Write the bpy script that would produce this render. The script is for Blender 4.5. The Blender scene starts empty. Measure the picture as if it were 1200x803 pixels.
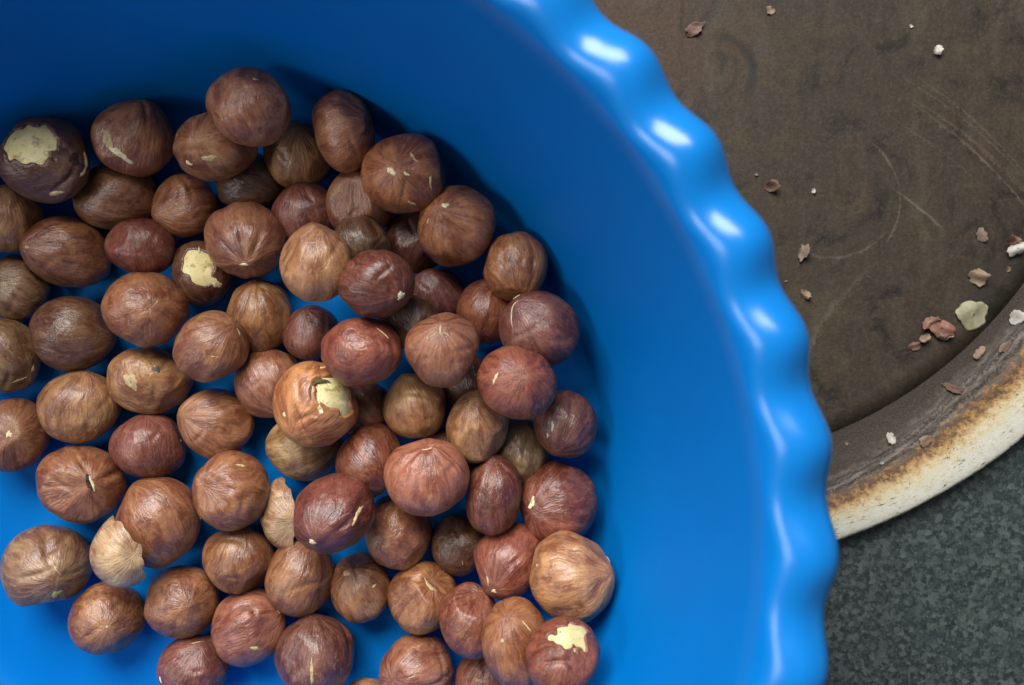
import bpy, math, random
import numpy as np
from mathutils import Matrix, Vector

# ---------------------------------------------------------------- camera, light, exposure
MM = 0.001
PX = 0.178          # millimetres on the picture plane per photo pixel, at depth DREF
DREF = 200.0
ZC = 205.0          # camera height above the countertop, mm
sc = bpy.context.scene
COL = sc.collection
cam_d = bpy.data.cameras.new('camera')
cam = bpy.data.objects.new('camera', cam_d)
COL.objects.link(cam)
cam.location = (0, 0, ZC * MM)
cam.rotation_euler = (0, 0, 0)
cam_d.sensor_width = 36
cam_d.lens = 36 * DREF / (1200 * PX)
cam_d.clip_start = 0.005
cam_d.clip_end = 20
cam_d.dof.use_dof = True
cam_d.dof.focus_distance = 0.186
cam_d.dof.aperture_fstop = 18
sc.camera = cam

world = bpy.data.worlds.new('World')
sc.world = world
world.use_nodes = True
bg = world.node_tree.nodes['Background']
bg.inputs[0].default_value = (0.93, 0.97, 1.0, 1)
bg.inputs[1].default_value = 0.185


def area(name, loc, target, sx, sy, power, color):
    d = bpy.data.lights.new(name, 'AREA')
    d.shape = 'RECTANGLE'
    d.size, d.size_y, d.energy, d.color = sx, sy, power, color
    o = bpy.data.objects.new(name, d)
    COL.objects.link(o)
    o.location = loc
    o.rotation_euler = (Vector(target) - Vector(loc)).to_track_quat('-Z', 'Y').to_euler()
    return o


area('window_light', (-0.16, 0.46, 0.58), (0, -0.02, 0.03), 0.44, 0.44, 11.5, (1.0, 0.985, 0.96))
area('second_window_light', (-0.52, -0.12, 0.55), (-0.03, 0.02, 0.05), 0.25, 0.27, 1.7, (0.97, 0.985, 1.0))

sc.view_settings.view_transform = 'Standard'
sc.view_settings.look = 'None'
sc.view_settings.exposure = 0.0
sc.view_settings.gamma = 1.0
sc.view_settings.use_curve_mapping = False
sc.render.engine = 'CYCLES'

random.seed(7)
U2 = np.array([.703, .712])          # the bowl leans up in this direction, onto the tray's edge
TILT = math.radians(3.5)
BOWL_C = np.array([-54.0, -25.0])
FOOT_R = 70.0


# ---------------------------------------------------------------- helpers
def px2w(px, py, z):
    """photo pixel -> point (mm) at height z"""
    k = PX * (ZC - z) / DREF
    return np.array([(px - 600) * k, (401.5 - py) * k, z])


def smooth(a, b, x):
    t = np.clip((x - a) / (b - a), 0, 1)
    return t * t * (3 - 2 * t)


class Noise:
    """smooth 3-D noise as a sum of randomly oriented waves"""
    def __init__(self, rng, freq, n=14):
        k = rng.normal(size=(n, 3))
        k /= np.linalg.norm(k, axis=1)[:, None]
        self.k = k * freq * rng.uniform(.55, 1.45, size=(n, 1))
        self.p = rng.uniform(0, 6.283, n)
        self.a = 1.4 / math.sqrt(n)

    def __call__(self, u):
        return np.sin(u @ self.k.T + self.p).sum(1) * self.a


def mesh_obj(name, verts, faces, mats, parent=None, mat_idx=None):
    me = bpy.data.meshes.new(name)
    me.from_pydata((np.asarray(verts) * MM).tolist(), [], faces)
    for m in (mats if isinstance(mats, (list, tuple)) else [mats]):
        me.materials.append(m)
    me.polygons.foreach_set('use_smooth', [True] * len(me.polygons))
    if mat_idx is not None:
        me.polygons.foreach_set('material_index', mat_idx)
    me.update()
    o = bpy.data.objects.new(name, me)
    COL.objects.link(o)
    if parent:
        o.parent = parent
    return o


def empty(name, loc, label, cat, group=None):
    o = bpy.data.objects.new(name, None)
    o.empty_display_size = 0.01
    COL.objects.link(o)
    o.location = loc
    tag(o, label, cat, group)
    return o


def tag(o, label, cat, group=None):
    o['label'] = label
    o['category'] = cat
    if group:
        o['group'] = group


def grid_faces(nr, nc, closed=True):
    f = []
    for i in range(nr - 1):
        for j in range(nc if closed else nc - 1):
            a, b = i * nc + j, i * nc + (j + 1) % nc
            f.append((a, a + nc, b + nc, b))
    return f


# ---------------------------------------------------------------- material helper
class M:
    def __init__(self, name, rough=.5, spec=.5):
        self.m = bpy.data.materials.new(name)
        self.m.use_nodes = True
        self.t = self.m.node_tree
        self.b = self.t.nodes['Principled BSDF']
        self.b.inputs['Roughness'].default_value = rough
        self.b.inputs['Specular IOR Level'].default_value = spec

    def n(self, kind, **kw):
        nd = self.t.nodes.new('ShaderNode' + kind)
        for k, v in kw.items():
            setattr(nd, k, v)
        return nd

    def put(self, sock, v):
        if hasattr(v, 'is_output') or isinstance(v, bpy.types.NodeSocket):
            self.t.links.new(v, sock)
        elif isinstance(v, (tuple, list)) and len(v) == 3 and sock.type == 'RGBA':
            sock.default_value = (*v, 1)
        else:
            sock.default_value = v

    def math(self, op, a, b=0.0, c=0.0, clamp=False):
        nd = self.n('Math', operation=op, use_clamp=clamp)
        for s, v in zip(nd.inputs, (a, b, c)):
            self.put(s, v)
        return nd.outputs[0]

    def vmath(self, op, a, b=(0, 0, 0)):
        nd = self.n('VectorMath', operation=op)
        self.put(nd.inputs[0], a)
        if op == 'SCALE':
            self.put(nd.inputs['Scale'], b)
        else:
            self.put(nd.inputs[1], b)
        return nd.outputs['Value'] if op in ('LENGTH', 'DISTANCE', 'DOT_PRODUCT') else nd.outputs[0]

    def xyz(self, v):
        nd = self.n('SeparateXYZ')
        self.put(nd.inputs[0], v)
        return nd.outputs

    def comb(self, x, y, z):
        nd = self.n('CombineXYZ')
        for s, v in zip(nd.inputs, (x, y, z)):
            self.put(s, v)
        return nd.outputs[0]

    def noise(self, vec, scale, detail=3, rough=.55, dist=0.0):
        nd = self.n('TexNoise')
        self.put(nd.inputs['Vector'], vec)
        nd.inputs['Scale'].default_value = scale
        nd.inputs['Detail'].default_value = detail
        nd.inputs['Roughness'].default_value = rough
        nd.inputs['Distortion'].default_value = dist
        return nd.outputs['Fac']

    def ramp(self, x, a, b, lo=0.0, hi=1.0, smoothstep=True):
        nd = self.n('MapRange', interpolation_type='SMOOTHSTEP' if smoothstep else 'LINEAR')
        self.put(nd.inputs['Value'], x)
        for s, v in zip(('From Min', 'From Max', 'To Min', 'To Max'), (a, b, lo, hi)):
            self.put(nd.inputs[s], v)
        return nd.outputs[0]

    def mix(self, f, a, b, mode='MIX'):
        nd = self.n('Mix', data_type='RGBA', blend_type=mode)
        self.put(nd.inputs[0], f)
        self.put(nd.inputs[6], a)
        self.put(nd.inputs[7], b)
        return nd.outputs[2]

    def coord(self):
        return self.n('TexCoord').outputs['Object']

    def bump(self, h, strength, dist):
        nd = self.n('Bump')
        nd.inputs['Strength'].default_value = strength
        nd.inputs['Distance'].default_value = dist
        self.put(nd.inputs['Height'], h)
        self.t.links.new(nd.outputs[0], self.b.inputs['Normal'])

    def base(self, c):
        self.put(self.b.inputs['Base Color'], c)


def nut_skin_material():
    m = M('hazelnut_skin', .42, .62)
    oi = m.n('ObjectInfo')
    p = m.vmath('SCALE', m.coord(), 1 / 0.0075)
    off = m.vmath('SCALE', m.comb(oi.outputs['Random'], oi.outputs['Random'], oi.outputs['Random']), 71.0)
    x, y, z = m.xyz(p)
    rho = m.math('ADD', m.math('SQRT', m.math('ADD', m.math('MULTIPLY', x, x), m.math('MULTIPLY', y, y))), .06)
    mer = m.comb(m.math('DIVIDE', x, rho), m.math('DIVIDE', y, rho), m.math('MULTIPLY', z, .28))
    ring = m.comb(m.math('MULTIPLY', x, .35), m.math('MULTIPLY', y, .35), m.math('MULTIPLY', z, 1.7))
    alpha = oi.outputs['Alpha']
    nd = m.n('Mix', data_type='VECTOR')
    m.put(nd.inputs[0], alpha); m.put(nd.inputs[4], mer); m.put(nd.inputs[5], ring)
    warpn = m.n('TexNoise'); m.put(warpn.inputs['Vector'], m.vmath('ADD', p, off)); warpn.inputs['Scale'].default_value = 1.3
    warp = m.vmath('SCALE', warpn.outputs['Color'], .38)
    st = m.vmath('ADD', m.vmath('ADD', nd.outputs[1], warp), off)
    pp = m.vmath('ADD', p, off)
    wide = m.noise(st, 3.2, 3, .55)
    fine = m.noise(st, 11.0, 4, .6)
    hair = m.noise(st, 26.0, 2, .5)
    blot = m.noise(pp, 1.5, 4, .6)
    speck = m.noise(pp, 9.0, 4, .65)
    col = oi.outputs['Color']
    dark = m.mix(1.0, col, (.56, .42, .40), 'MULTIPLY')
    lite = m.mix(1.0, col, (1.50, 1.78, 1.65), 'MULTIPLY')
    c = m.mix(m.ramp(wide, .38, .60), dark, col)
    c = m.mix(m.ramp(fine, .48, .74, 0, .60), c, lite)
    c = m.mix(m.ramp(blot, .48, .68, 0, .62), c, lite)
    c = m.mix(m.ramp(blot, .46, .31, 0, .85), c, dark)
    # thin papery threads and rubbed spots
    line = m.ramp(m.math('ABSOLUTE', m.math('SUBTRACT', hair, .5)), 0.0, .022, 1, 0)
    line = m.math('MULTIPLY', line, m.ramp(speck, .47, .60))
    veins = m.math('MULTIPLY', m.ramp(m.math('ABSOLUTE', m.math('SUBTRACT', fine, .47)), 0.0, .030, 1, 0), m.ramp(blot, .42, .58))
    c = m.mix(m.math('MULTIPLY', veins, .50), c, dark)
    c = m.mix(m.math('MULTIPLY', line, .55), c, (.44, .28, .16))
    c = m.mix(m.ramp(speck, .66, .76, 0, .35), c, (.40, .25, .14))
    c = m.mix(m.ramp(speck, .36, .27, 0, .55), c, dark)
    m.base(c)
    m.put(m.b.inputs['Roughness'], m.ramp(speck, .3, .7, .27, .42))
    h = m.math('ADD', m.math('MULTIPLY', fine, .7), m.math('ADD', m.math('MULTIPLY', wide, .9), m.math('MULTIPLY', speck, .35)))
    h = m.math('ADD', h, m.math('MULTIPLY', hair, .12))
    m.bump(h, .42, .0007)
    return m.m


def kernel_material():
    m = M('kernel', .5, .35)
    p = m.vmath('SCALE', m.coord(), 1 / 0.0075)
    n = m.noise(p, 2.2, 4)
    f = m.noise(p, 12, 3)
    c = m.mix(m.ramp(n, .35, .7), (.64, .54, .23), (.76, .66, .36))
    c = m.mix(m.ramp(f, .56, .70, 0, .6), c, (.42, .28, .11))
    c = m.mix(m.ramp(m.noise(p, 3.5, 5, .7), .56, .66, 0, .75), c, (.30, .17, .07))
    m.base(c)
    m.bump(f, .2, .0004)
    m.b.inputs['Subsurface Weight'].default_value = .1
    m.b.inputs['Subsurface Radius'].default_value = (.001, .0006, .0003)
    return m.m


def flat_material(name, c1, c2, rough=.6, scale=900, bump=.0002, spec=.3):
    m = M(name, rough, spec)
    p = m.coord()
    n = m.noise(p, scale, 4, .6)
    m.base(m.mix(m.ramp(n, .35, .68), c1, c2))
    m.bump(n, .4, bump)
    return m.m


SKIN = nut_skin_material()
KERNEL = kernel_material()
SCAR = flat_material('scar_or_glint_cream', (.56, .46, .25), (.74, .64, .40), .55, 1500)
SCAR_DARK = flat_material('split_dark', (.018, .010, .006), (.05, .026, .014), .7, 1500)
SCAR_TAN = flat_material('scar_tan', (.36, .25, .12), (.56, .43, .24), .6, 1500)


# ---------------------------------------------------------------- countertop
def counter_material():
    m = M('speckled_laminate', .5, .4)
    p = m.coord()
    a = m.noise(p, 820, 5, .7)
    b = m.noise(p, 130, 3, .6)
    g = m.noise(p, 1500, 3, .65)
    v = m.n('TexVoronoi'); m.put(v.inputs['Vector'], m.vmath('ADD', p, m.vmath('SCALE', m.comb(a, g, 0.0), .0016))); v.inputs['Scale'].default_value = 900
    vv = m.xyz(v.outputs['Color'])[0]
    c = m.mix(m.ramp(a, .42, .60), (.014, .020, .021), (.052, .067, .064))
    c = m.mix(m.ramp(vv, .55, .95, 0, .7), c, (.090, .110, .102))
    c = m.mix(m.ramp(vv, .40, .05, 0, .55), c, (.011, .016, .018))
    c = m.mix(m.ramp(b, .38, .66, 0, .45), c, (.024, .034, .036))
    c = m.mix(m.ramp(g, .55, .70, 0, .6), c, (.125, .145, .135))
    c = m.mix(m.ramp(g, .44, .25, 0, .6), c, (.008, .011, .013))
    m.base(c)
    m.bump(a, .12, .0003)
    return m.m


def box(name, x0, x1, y0, y1, z0, z1, mat):
    v = [(x0, y0, z0), (x1, y0, z0), (x1, y1, z0), (x0, y1, z0), (x0, y0, z1), (x1, y0, z1), (x1, y1, z1), (x0, y1, z1)]
    f = [(3, 2, 1, 0), (4, 5, 6, 7), (0, 1, 5, 4), (1, 2, 6, 5), (2, 3, 7, 6), (3, 0, 4, 7)]
    o = mesh_obj(name, v, f, mat)
    o.data.polygons.foreach_set('use_smooth', [False] * 6)
    return o


counter = box('countertop', -400, 400, -400, 400, -30, 0, counter_material())
counter['kind'] = 'structure'
counter['label'] = 'dark grey green speckled laminate countertop'

# ---------------------------------------------------------------- tray
TRAY_TOP = 5.0
TC = px2w(783, 20, TRAY_TOP)[:2]
TRAY_R = 646 * PX * (ZC - TRAY_TOP) / DREF


def lathe(profile, nc, fn=None):
    th = np.linspace(0, 2 * np.pi, nc, endpoint=False)
    rows = []
    for i, (r, z) in enumerate(profile):
        rr, zz = np.full(nc, r, float), np.full(nc, z, float)
        if fn:
            rr, zz = fn(i, r, z, th, rr, zz)
        rows.append(np.c_[rr * np.cos(th), rr * np.sin(th), zz])
    return np.concatenate(rows)


def tray_floor_material():
    m = M('scorched_tray_floor', .62, .25)
    p = m.vmath('SCALE', m.coord(), 1000.0)          # millimetres
    P = m.xyz(p)
    big = m.noise(p, .022, 4, .55, .6)
    mid = m.noise(p, .10, 5, .65, .8)
    streak = m.noise(m.vmath('MULTIPLY', p, (1.0, .22, 1)), .16, 5, .68, .5)
    grain = m.noise(p, 1.6, 4, .7)
    weave = m.noise(m.vmath('MULTIPLY', p, (.35, 2.6, 1)), 1.1, 3, .6)
    zone = m.ramp(m.math('ADD', P[0], m.math('MULTIPLY', big, 40.0)), 16, 44)
    c = m.mix(zone, (.052, .031, .019), (.036, .027, .018))
    c = m.mix(m.ramp(streak, .50, .74, 0, .55), c, (.066, .054, .039))
    c = m.mix(m.ramp(streak, .46, .31, 0, .7), c, (.013, .012, .011))
    c = m.mix(m.ramp(mid, .52, .74, 0, .5), c, (.080, .057, .035))
    c = m.mix(m.ramp(mid, .49, .33, 0, .85), c, (.011, .0095, .008))
    c = m.mix(m.ramp(grain, .48, .75, 0, .42), c, (.095, .070, .046))
    c = m.mix(m.ramp(grain, .5, .28, 0, .55), c, (.014, .011, .009))
    c = m.mix(m.ramp(weave, .5, .75, 0, .40), c, (.022, .016, .012))

    def ring(px, py, rad, w, cpx, cpy, crad, colr, amt, wob=.25):
        q = px2w(px, py, 1.5)[:2] - TC
        k = px2w(cpx, cpy, 1.5)[:2] - TC
        s = PX * (ZC - 1.5) / DREF
        qq = m.vmath('ADD', p, m.vmath('SCALE', m.comb(mid, grain, 0.0), wob * 4))
        d = m.vmath('DISTANCE', m.vmath('MULTIPLY', qq, (1, 1, 0)), (q[0] + wob * 2, q[1] + wob * 2, 0))
        band = m.ramp(m.math('ABSOLUTE', m.math('SUBTRACT', d, rad * s)), 0, w * s, 1, 0)
        dk = m.vmath('DISTANCE', m.vmath('MULTIPLY', p, (1, 1, 0)), (k[0], k[1], 0))
        clip = m.ramp(dk, crad * s * .55, crad * s, 1, 0)
        f = m.math('MULTIPLY', m.math('MULTIPLY', band, clip), m.ramp(m.math('ADD', m.math('MULTIPLY', grain, .4), m.math('MULTIPLY', streak, .6)), .36, .60, .05, amt))
        return f, colr

    dk, lt, br = (.016, .016, .014), (.15, .13, .10), (.105, .066, .044)
    for a in ((842, 84, 42, 9, 874, 66, 56, dk, .95, 1.0),       # smudged ring beside the bowl
              (838, 84, 27, 5, 862, 92, 36, dk, .6, .9),
              (972, 235, 83, 2.2, 1050, 225, 74, lt, .60, .35),    # curved scratch
              (975, 222, 80, 2.2, 995, 300, 62, lt, .40, .5),
              (790, 560, 520, 1.6, 1120, 190, 105, br, .85, .35),    # fan of scrape marks
              (800, 590, 545, 1.4, 1150, 170, 120, br, .75, .4),
              (785, 575, 533, 1.2, 1140, 210, 100, lt, .55, .4),
              (770, 560, 560, 1.4, 1160, 140, 120, br, .75, .5),
              (760, 600, 590, 1.2, 1150, 120, 120, br, .75, .4),
              (740, 640, 620, 1.4, 1165, 200, 120, br, .80, .5),
              (720, 690, 640, 1.2, 1150, 100, 130, lt, .45, .5),
              (870, 500, 330, 2.4, 1085, 230, 50, lt, .60, .4),
              (1300, 600, 400, 5, 985, 380, 90, lt, .28, 1.4),
              (1180, 340, 30, 26, 1175, 340, 50, dk, .75, 1.2)):
        f, cc = ring(*a)
        c = m.mix(f, c, cc)
    m.base(c)
    m.put(m.b.inputs['Roughness'], m.ramp(mid, .3, .7, .5, .75))
    m.bump(m.math('ADD', m.math('MULTIPLY', grain, .6), mid), .25, .0006)
    return m.m


def tray_rim_material():
    m = M('chipped_enamel_rim', .45, .4)
    p = m.vmath('SCALE', m.coord(), 1000.0)
    r = m.vmath('LENGTH', m.vmath('MULTIPLY', p, (1, 1, 0)))
    x, y, z = m.xyz(p)
    ang = m.math('ARCTAN2', y, x)
    n1 = m.noise(p, .12, 5, .65)
    n2 = m.noise(p, .75, 5, .7)
    n3 = m.noise(p, 2.6, 3, .65)
    pol = m.comb(m.math('MULTIPLY', ang, 26.0), m.math('MULTIPLY', r, 1.5), 0.0)
    st = m.noise(pol, .7, 5, .7)
    e0 = m.math('SUBTRACT', TRAY_R, r)               # distance in from the edge
    wear = m.math('ADD', .86, m.math('MULTIPLY', .32, m.ramp(ang, -1.26, -.80)))   # the enamel is worn less on one side
    e = m.math('DIVIDE', m.math('ADD', e0, m.math('MULTIPLY', m.math('SUBTRACT', n1, .5), 2.6)), wear)
    ed = m.math('ADD', e, m.math('MULTIPLY', m.math('SUBTRACT', n2, .5), 6.0))
    white = m.mix(m.ramp(n2, .45, .75, 0, .7), (.47, .46, .40), (.37, .34, .25))
    white = m.mix(m.ramp(ed, 2.5, 6.5, 0, .8), white, (.46, .38, .20))
    rust = m.mix(m.ramp(n2, .35, .65), (.165, .074, .024), (.070, .037, .019))
    grey = m.mix(m.ramp(st, .36, .66), (.045, .035, .028), (.175, .145, .115))
    dull = m.mix(m.ramp(st, .36, .66), (.052, .041, .031), (.135, .112, .088))
    grey = m.mix(m.ramp(e, 13.2, 14.4), grey, dull)
    c = m.mix(m.ramp(ed, 5.4, 8.0), white, (.34, .20, .075))
    c = m.mix(m.math('MULTIPLY', m.ramp(ed, 7.0, 9.4), m.ramp(m.math('ADD', n2, m.math('MULTIPLY', n1, .6)), .62, .86, .35, 1)), c, rust)
    c = m.mix(m.ramp(ed, 9.6, 11.4), c, grey)
    # black specks in the rust and chips in the white
    c = m.mix(m.math('MULTIPLY', m.ramp(n3, .57, .64), m.math('MULTIPLY', m.ramp(e, 3.5, 6.5, 0, .9), m.ramp(n1, .42, .58))), c, (.024, .014, .008))
    c = m.mix(m.math('MULTIPLY', m.ramp(n3, .60, .66), m.ramp(n1, .48, .60, 0, .5)), c, (.09, .06, .03))
    chip = m.noise(m.comb(m.math('MULTIPLY', ang, 60.0), m.math('MULTIPLY', e0, 2.4), 3.0), .8, 4, .7)
    c = m.mix(m.math('MULTIPLY', m.ramp(chip, .60, .64), m.math('MULTIPLY', m.ramp(e0, 9.0, 4.0, .0, 1), m.ramp(n1, .40, .56, 0, .95))), c, (.030, .022, .015))
    c = m.mix(m.math('MULTIPLY', m.ramp(e0, .9, .2), m.ramp(n2, .40, .60, .1, .9)), c, (.045, .035, .025))
    # thin dirt lines pressed into the bend
    for rr_, w in ((11.6, .45), (12.9, .35), (13.6, .3)):
        b = m.ramp(m.math('ABSOLUTE', m.math('SUBTRACT', m.math('ADD', e, m.math('MULTIPLY', m.math('SUBTRACT', n2, .5), 1.4)), rr_)), 0, w * 1.6, 1, 0)
        c = m.mix(m.math('MULTIPLY', b, m.ramp(n3, .38, .54, 0, .9)), c, (.018, .014, .012))
    c = m.mix(m.ramp(ed, 12.9, 16.6), c, m.mix(m.ramp(n3, .35, .65), (.024, .017, .012), (.048, .036, .026)))
    m.base(c)
    m.put(m.b.inputs['Roughness'], m.ramp(e, 4, 9, .38, .65))
    m.bump(m.math('ADD', n2, m.math('MULTIPLY', n3, .5)), .35, .0005)
    return m.m


tray = empty('metal_tray', (TC[0] * MM, TC[1] * MM, 0),
             'round scorched metal tray with rusty chipped white enamel rim under the bowl edge', 'tray')
R = TRAY_R
fr = R - 21.0
prof_floor = [(0.01, 1.5)] + [(fr * t, 1.5) for t in np.linspace(.05, 1, 24)]
prof_floor_b = [(fr, .3), (.01, .3)]
pf = prof_floor + prof_floor_b
mesh_obj('tray_floor', lathe(pf, 144), grid_faces(len(pf), 144), tray_floor_material(), tray)
rr = np.random.default_rng(3)
wob = [(k, rr.uniform(-.22, .22), rr.uniform(0, 6.28)) for k in (3, 5, 8, 13, 21, 34)]


def tray_wobble(i, r, z, th, a, b):
    w = float(np.clip((r - fr - 11) / 8, 0, 1))
    d = sum(A / (1 + k * .06) * np.cos(k * th + p) for k, A, p in wob)
    return a + w * d, b + w * .3 * d


prof_rim = [(fr - .02, 1.52), (fr + 2, 1.58), (fr + 4, 1.8), (fr + 6, 2.2), (fr + 7.6, 2.62), (fr + 8.2, 2.60), (fr + 9.2, 2.85),
            (fr + 10.6, 3.3), (fr + 11.0, 3.28), (fr + 12.5, 3.75), (fr + 15, 4.35), (fr + 17.5, 4.8), (fr + 19.3, 5.0), (fr + 20.2, 4.98), (fr + 20.75, 4.75),
            (fr + 21.0, 4.2), (fr + 21.0, 3.4), (fr + 20.7, 2.9), (fr + 20.2, 2.8), (fr + 19, 3.3), (fr + 16, 2.9), (fr + 12, 1.8), (fr + 8, .9), (fr + 4, .45), (fr, .3)]
mesh_obj('tray_rim', lathe(prof_rim, 288, tray_wobble), grid_faces(len(prof_rim), 288), tray_rim_material(), tray)

# ---------------------------------------------------------------- bowl
u3 = np.array([U2[0], U2[1], 0.0])
BN = np.array([-u3[0] * math.sin(TILT), -u3[1] * math.sin(TILT), math.cos(TILT)])
BX = np.array([u3[0] * math.cos(TILT), u3[1] * math.cos(TILT), math.sin(TILT)])
BY = np.cross(BN, BX)
BO = np.array([BOWL_C[0], BOWL_C[1], FOOT_R * math.sin(TILT) + .05])
BM = np.c_[BX, BY, BN]                      # bowl axes as columns
BOWL_H = 72.0


def plastic(name, lo, hi, spec_lo, spec_hi):
    """satin inside the bowl, worn glossy towards the rim"""
    m = M(name, .30, .5)
    p = m.coord()
    z = m.xyz(p)[2]
    up = m.ramp(z, .065, .0705)
    n = m.noise(p, 35, 3)
    f = m.noise(p, 900, 2)
    m.base(m.mix(m.ramp(n, .3, .7), (.0005, .146, .46), (.0006, .158, .50)))
    m.put(m.b.inputs['Roughness'], m.math('ADD', m.ramp(up, 0, 1, lo, hi, False), m.ramp(n, .3, .7, -.03, .03)))
    m.put(m.b.inputs['Specular IOR Level'], m.ramp(up, 0, 1, spec_lo, spec_hi, False))
    m.bump(f, .04, .0002)
    return m.m


BLUE = plastic('blue_plastic', .52, .28, .06, .5)
bowl = empty('plastic_bowl', (0, 0, 0), 'large blue plastic bowl with a scalloped rim leaning on the tray edge', 'bowl')
bowl.matrix_world = Matrix(((*BM[0], BO[0] * MM), (*BM[1], BO[1] * MM), (*BM[2], BO[2] * MM), (0, 0, 0, 1)))

# crests of the scallops, as angles about the rim's centre
cr = [43.3, 35.1, 27.0, 19.0, 10.6, 1.7, -7.5]
RIM_C_PX = (85, 655)
gap = (360 - (cr[0] - cr[-1])) / 37
knots = [(-7.5 - gap * i, -i) for i in range(1, 38)][::-1] + [(a, 6 - i) for i, a in list(enumerate(cr))[::-1]]
knots = sorted(knots)
kx = np.array([k[0] for k in knots]); kv = np.array([k[1] for k in knots], float)
ROT0 = math.degrees(math.atan2(U2[1], U2[0]))       # bowl local x axis points along U2


def scallop(th):
    deg = (np.degrees(th) + ROT0 + 1.8 + 180) % 360 - 180
    lo = kx[0]
    deg = np.where(deg < lo, deg + 360, deg)
    deg = np.where(deg > lo + 360, deg - 360, deg)
    xs = np.r_[kx, kx[0] + 360]; vs = np.r_[kv, kv[-1] + 1]
    return np.cos(2 * np.pi * np.interp(deg, xs, vs))


def bez(pts, n):
    """Catmull-Rom through the profile points"""
    p = np.array([pts[0]] + list(pts) + [pts[-1]], float)
    out = []
    for i in range(1, len(p) - 2):
        for t in np.linspace(0, 1, n, endpoint=False):
            a, b, c, d = p[i - 1], p[i], p[i + 1], p[i + 2]
            out.append(.5 * ((2 * b) + (c - a) * t + (2 * a - 5 * b + 4 * c - d) * t * t + (3 * b - a - 3 * c + d) * t ** 3))
    out.append(p[-1])
    return out


WALL_IN = [(66, 1.8), (69.5, 2.4), (72, 4.4), (73.6, 8), (77, 20), (82, 38), (86.2, 54), (88.6, 63), (89.9, 67.6)]
inner = bez(WALL_IN, 5)
basin = [(.01, 1.8)] + [(66 * t, 1.8) for t in np.linspace(.08, .97, 12)] + inner
outer = bez([(91.5, 66.5), (88, 54), (83.8, 38), (78.8, 20), (75.2, 7), (72.6, 1.8), (70, .05)], 4)
basin_full = basin + outer + [(66, .0), (64.5, .5), (30, .5), (.01, .5)]
NC = 240
basin_o = mesh_obj('basin', lathe(basin_full, NC), grid_faces(len(basin_full), NC), BLUE, bowl)


def fix_normals(o, nc, rows):
    """give the rows that two parts share one and the same normal"""
    me = o.data
    nn = np.zeros(len(me.vertices) * 3, np.float32)
    me.vertex_normals.foreach_get('vector', nn)
    nn = nn.reshape(-1, 3)
    th = np.linspace(0, 2 * np.pi, nc, endpoint=False)
    for i, (nr_, nz_) in rows.items():
        nn[i * nc:(i + 1) * nc] = np.c_[nr_ * np.cos(th), nr_ * np.sin(th), np.full(nc, nz_)]
    me.normals_split_custom_set_from_vertices(nn.tolist())


SEAM_IN = np.array([-2.4, .85]) / np.hypot(2.4, .85)
SEAM_OUT = np.array([3.6, -.9]) / np.hypot(3.6, .9)
fix_normals(basin_o, NC, {len(basin) - 1: SEAM_IN, len(basin): SEAM_OUT})
RIM = [(89.9, 67.6), (90.55, 69.3), (91.5, 70.75), (92.8, 71.7), (94.3, 72.15), (95.9, 72.15), (97.4, 71.65), (98.8, 70.7), (99.7, 69.3),
       (99.9, 67.8), (99.5, 67.2), (98.9, 67.6), (98.3, 69.0), (97.0, 70.0), (95.2, 70.5), (93.6, 70.4), (92.4, 69.4), (91.5, 66.5)]
rim = bez(RIM, 4)
NR = 1200


def ripple(i, r, z, th, a, b):
    c = scallop(th)
    w = float(smooth(92.0, 98.5, np.array(r)))
    w1 = float(smooth(89.9, 91.8, np.array(r)))
    return a + w * .05 * c + w1 * .42 * c, b + w * .45 * (c - .3) + w1 * .56 * c


rim_o = mesh_obj('scalloped_rim', lathe(rim, NR, ripple), grid_faces(len(rim), NR), BLUE, bowl)
fix_normals(rim_o, NR, {0: SEAM_IN, len(rim) - 1: SEAM_OUT})
inner_np = np.array(inner)

# ---------------------------------------------------------------- hazelnuts
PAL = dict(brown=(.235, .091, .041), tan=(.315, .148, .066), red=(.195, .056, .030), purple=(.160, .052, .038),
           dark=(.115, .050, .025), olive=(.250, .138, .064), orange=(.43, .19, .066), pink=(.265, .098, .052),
           deep=(.130, .036, .022), pale=(.37, .215, .115))
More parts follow.
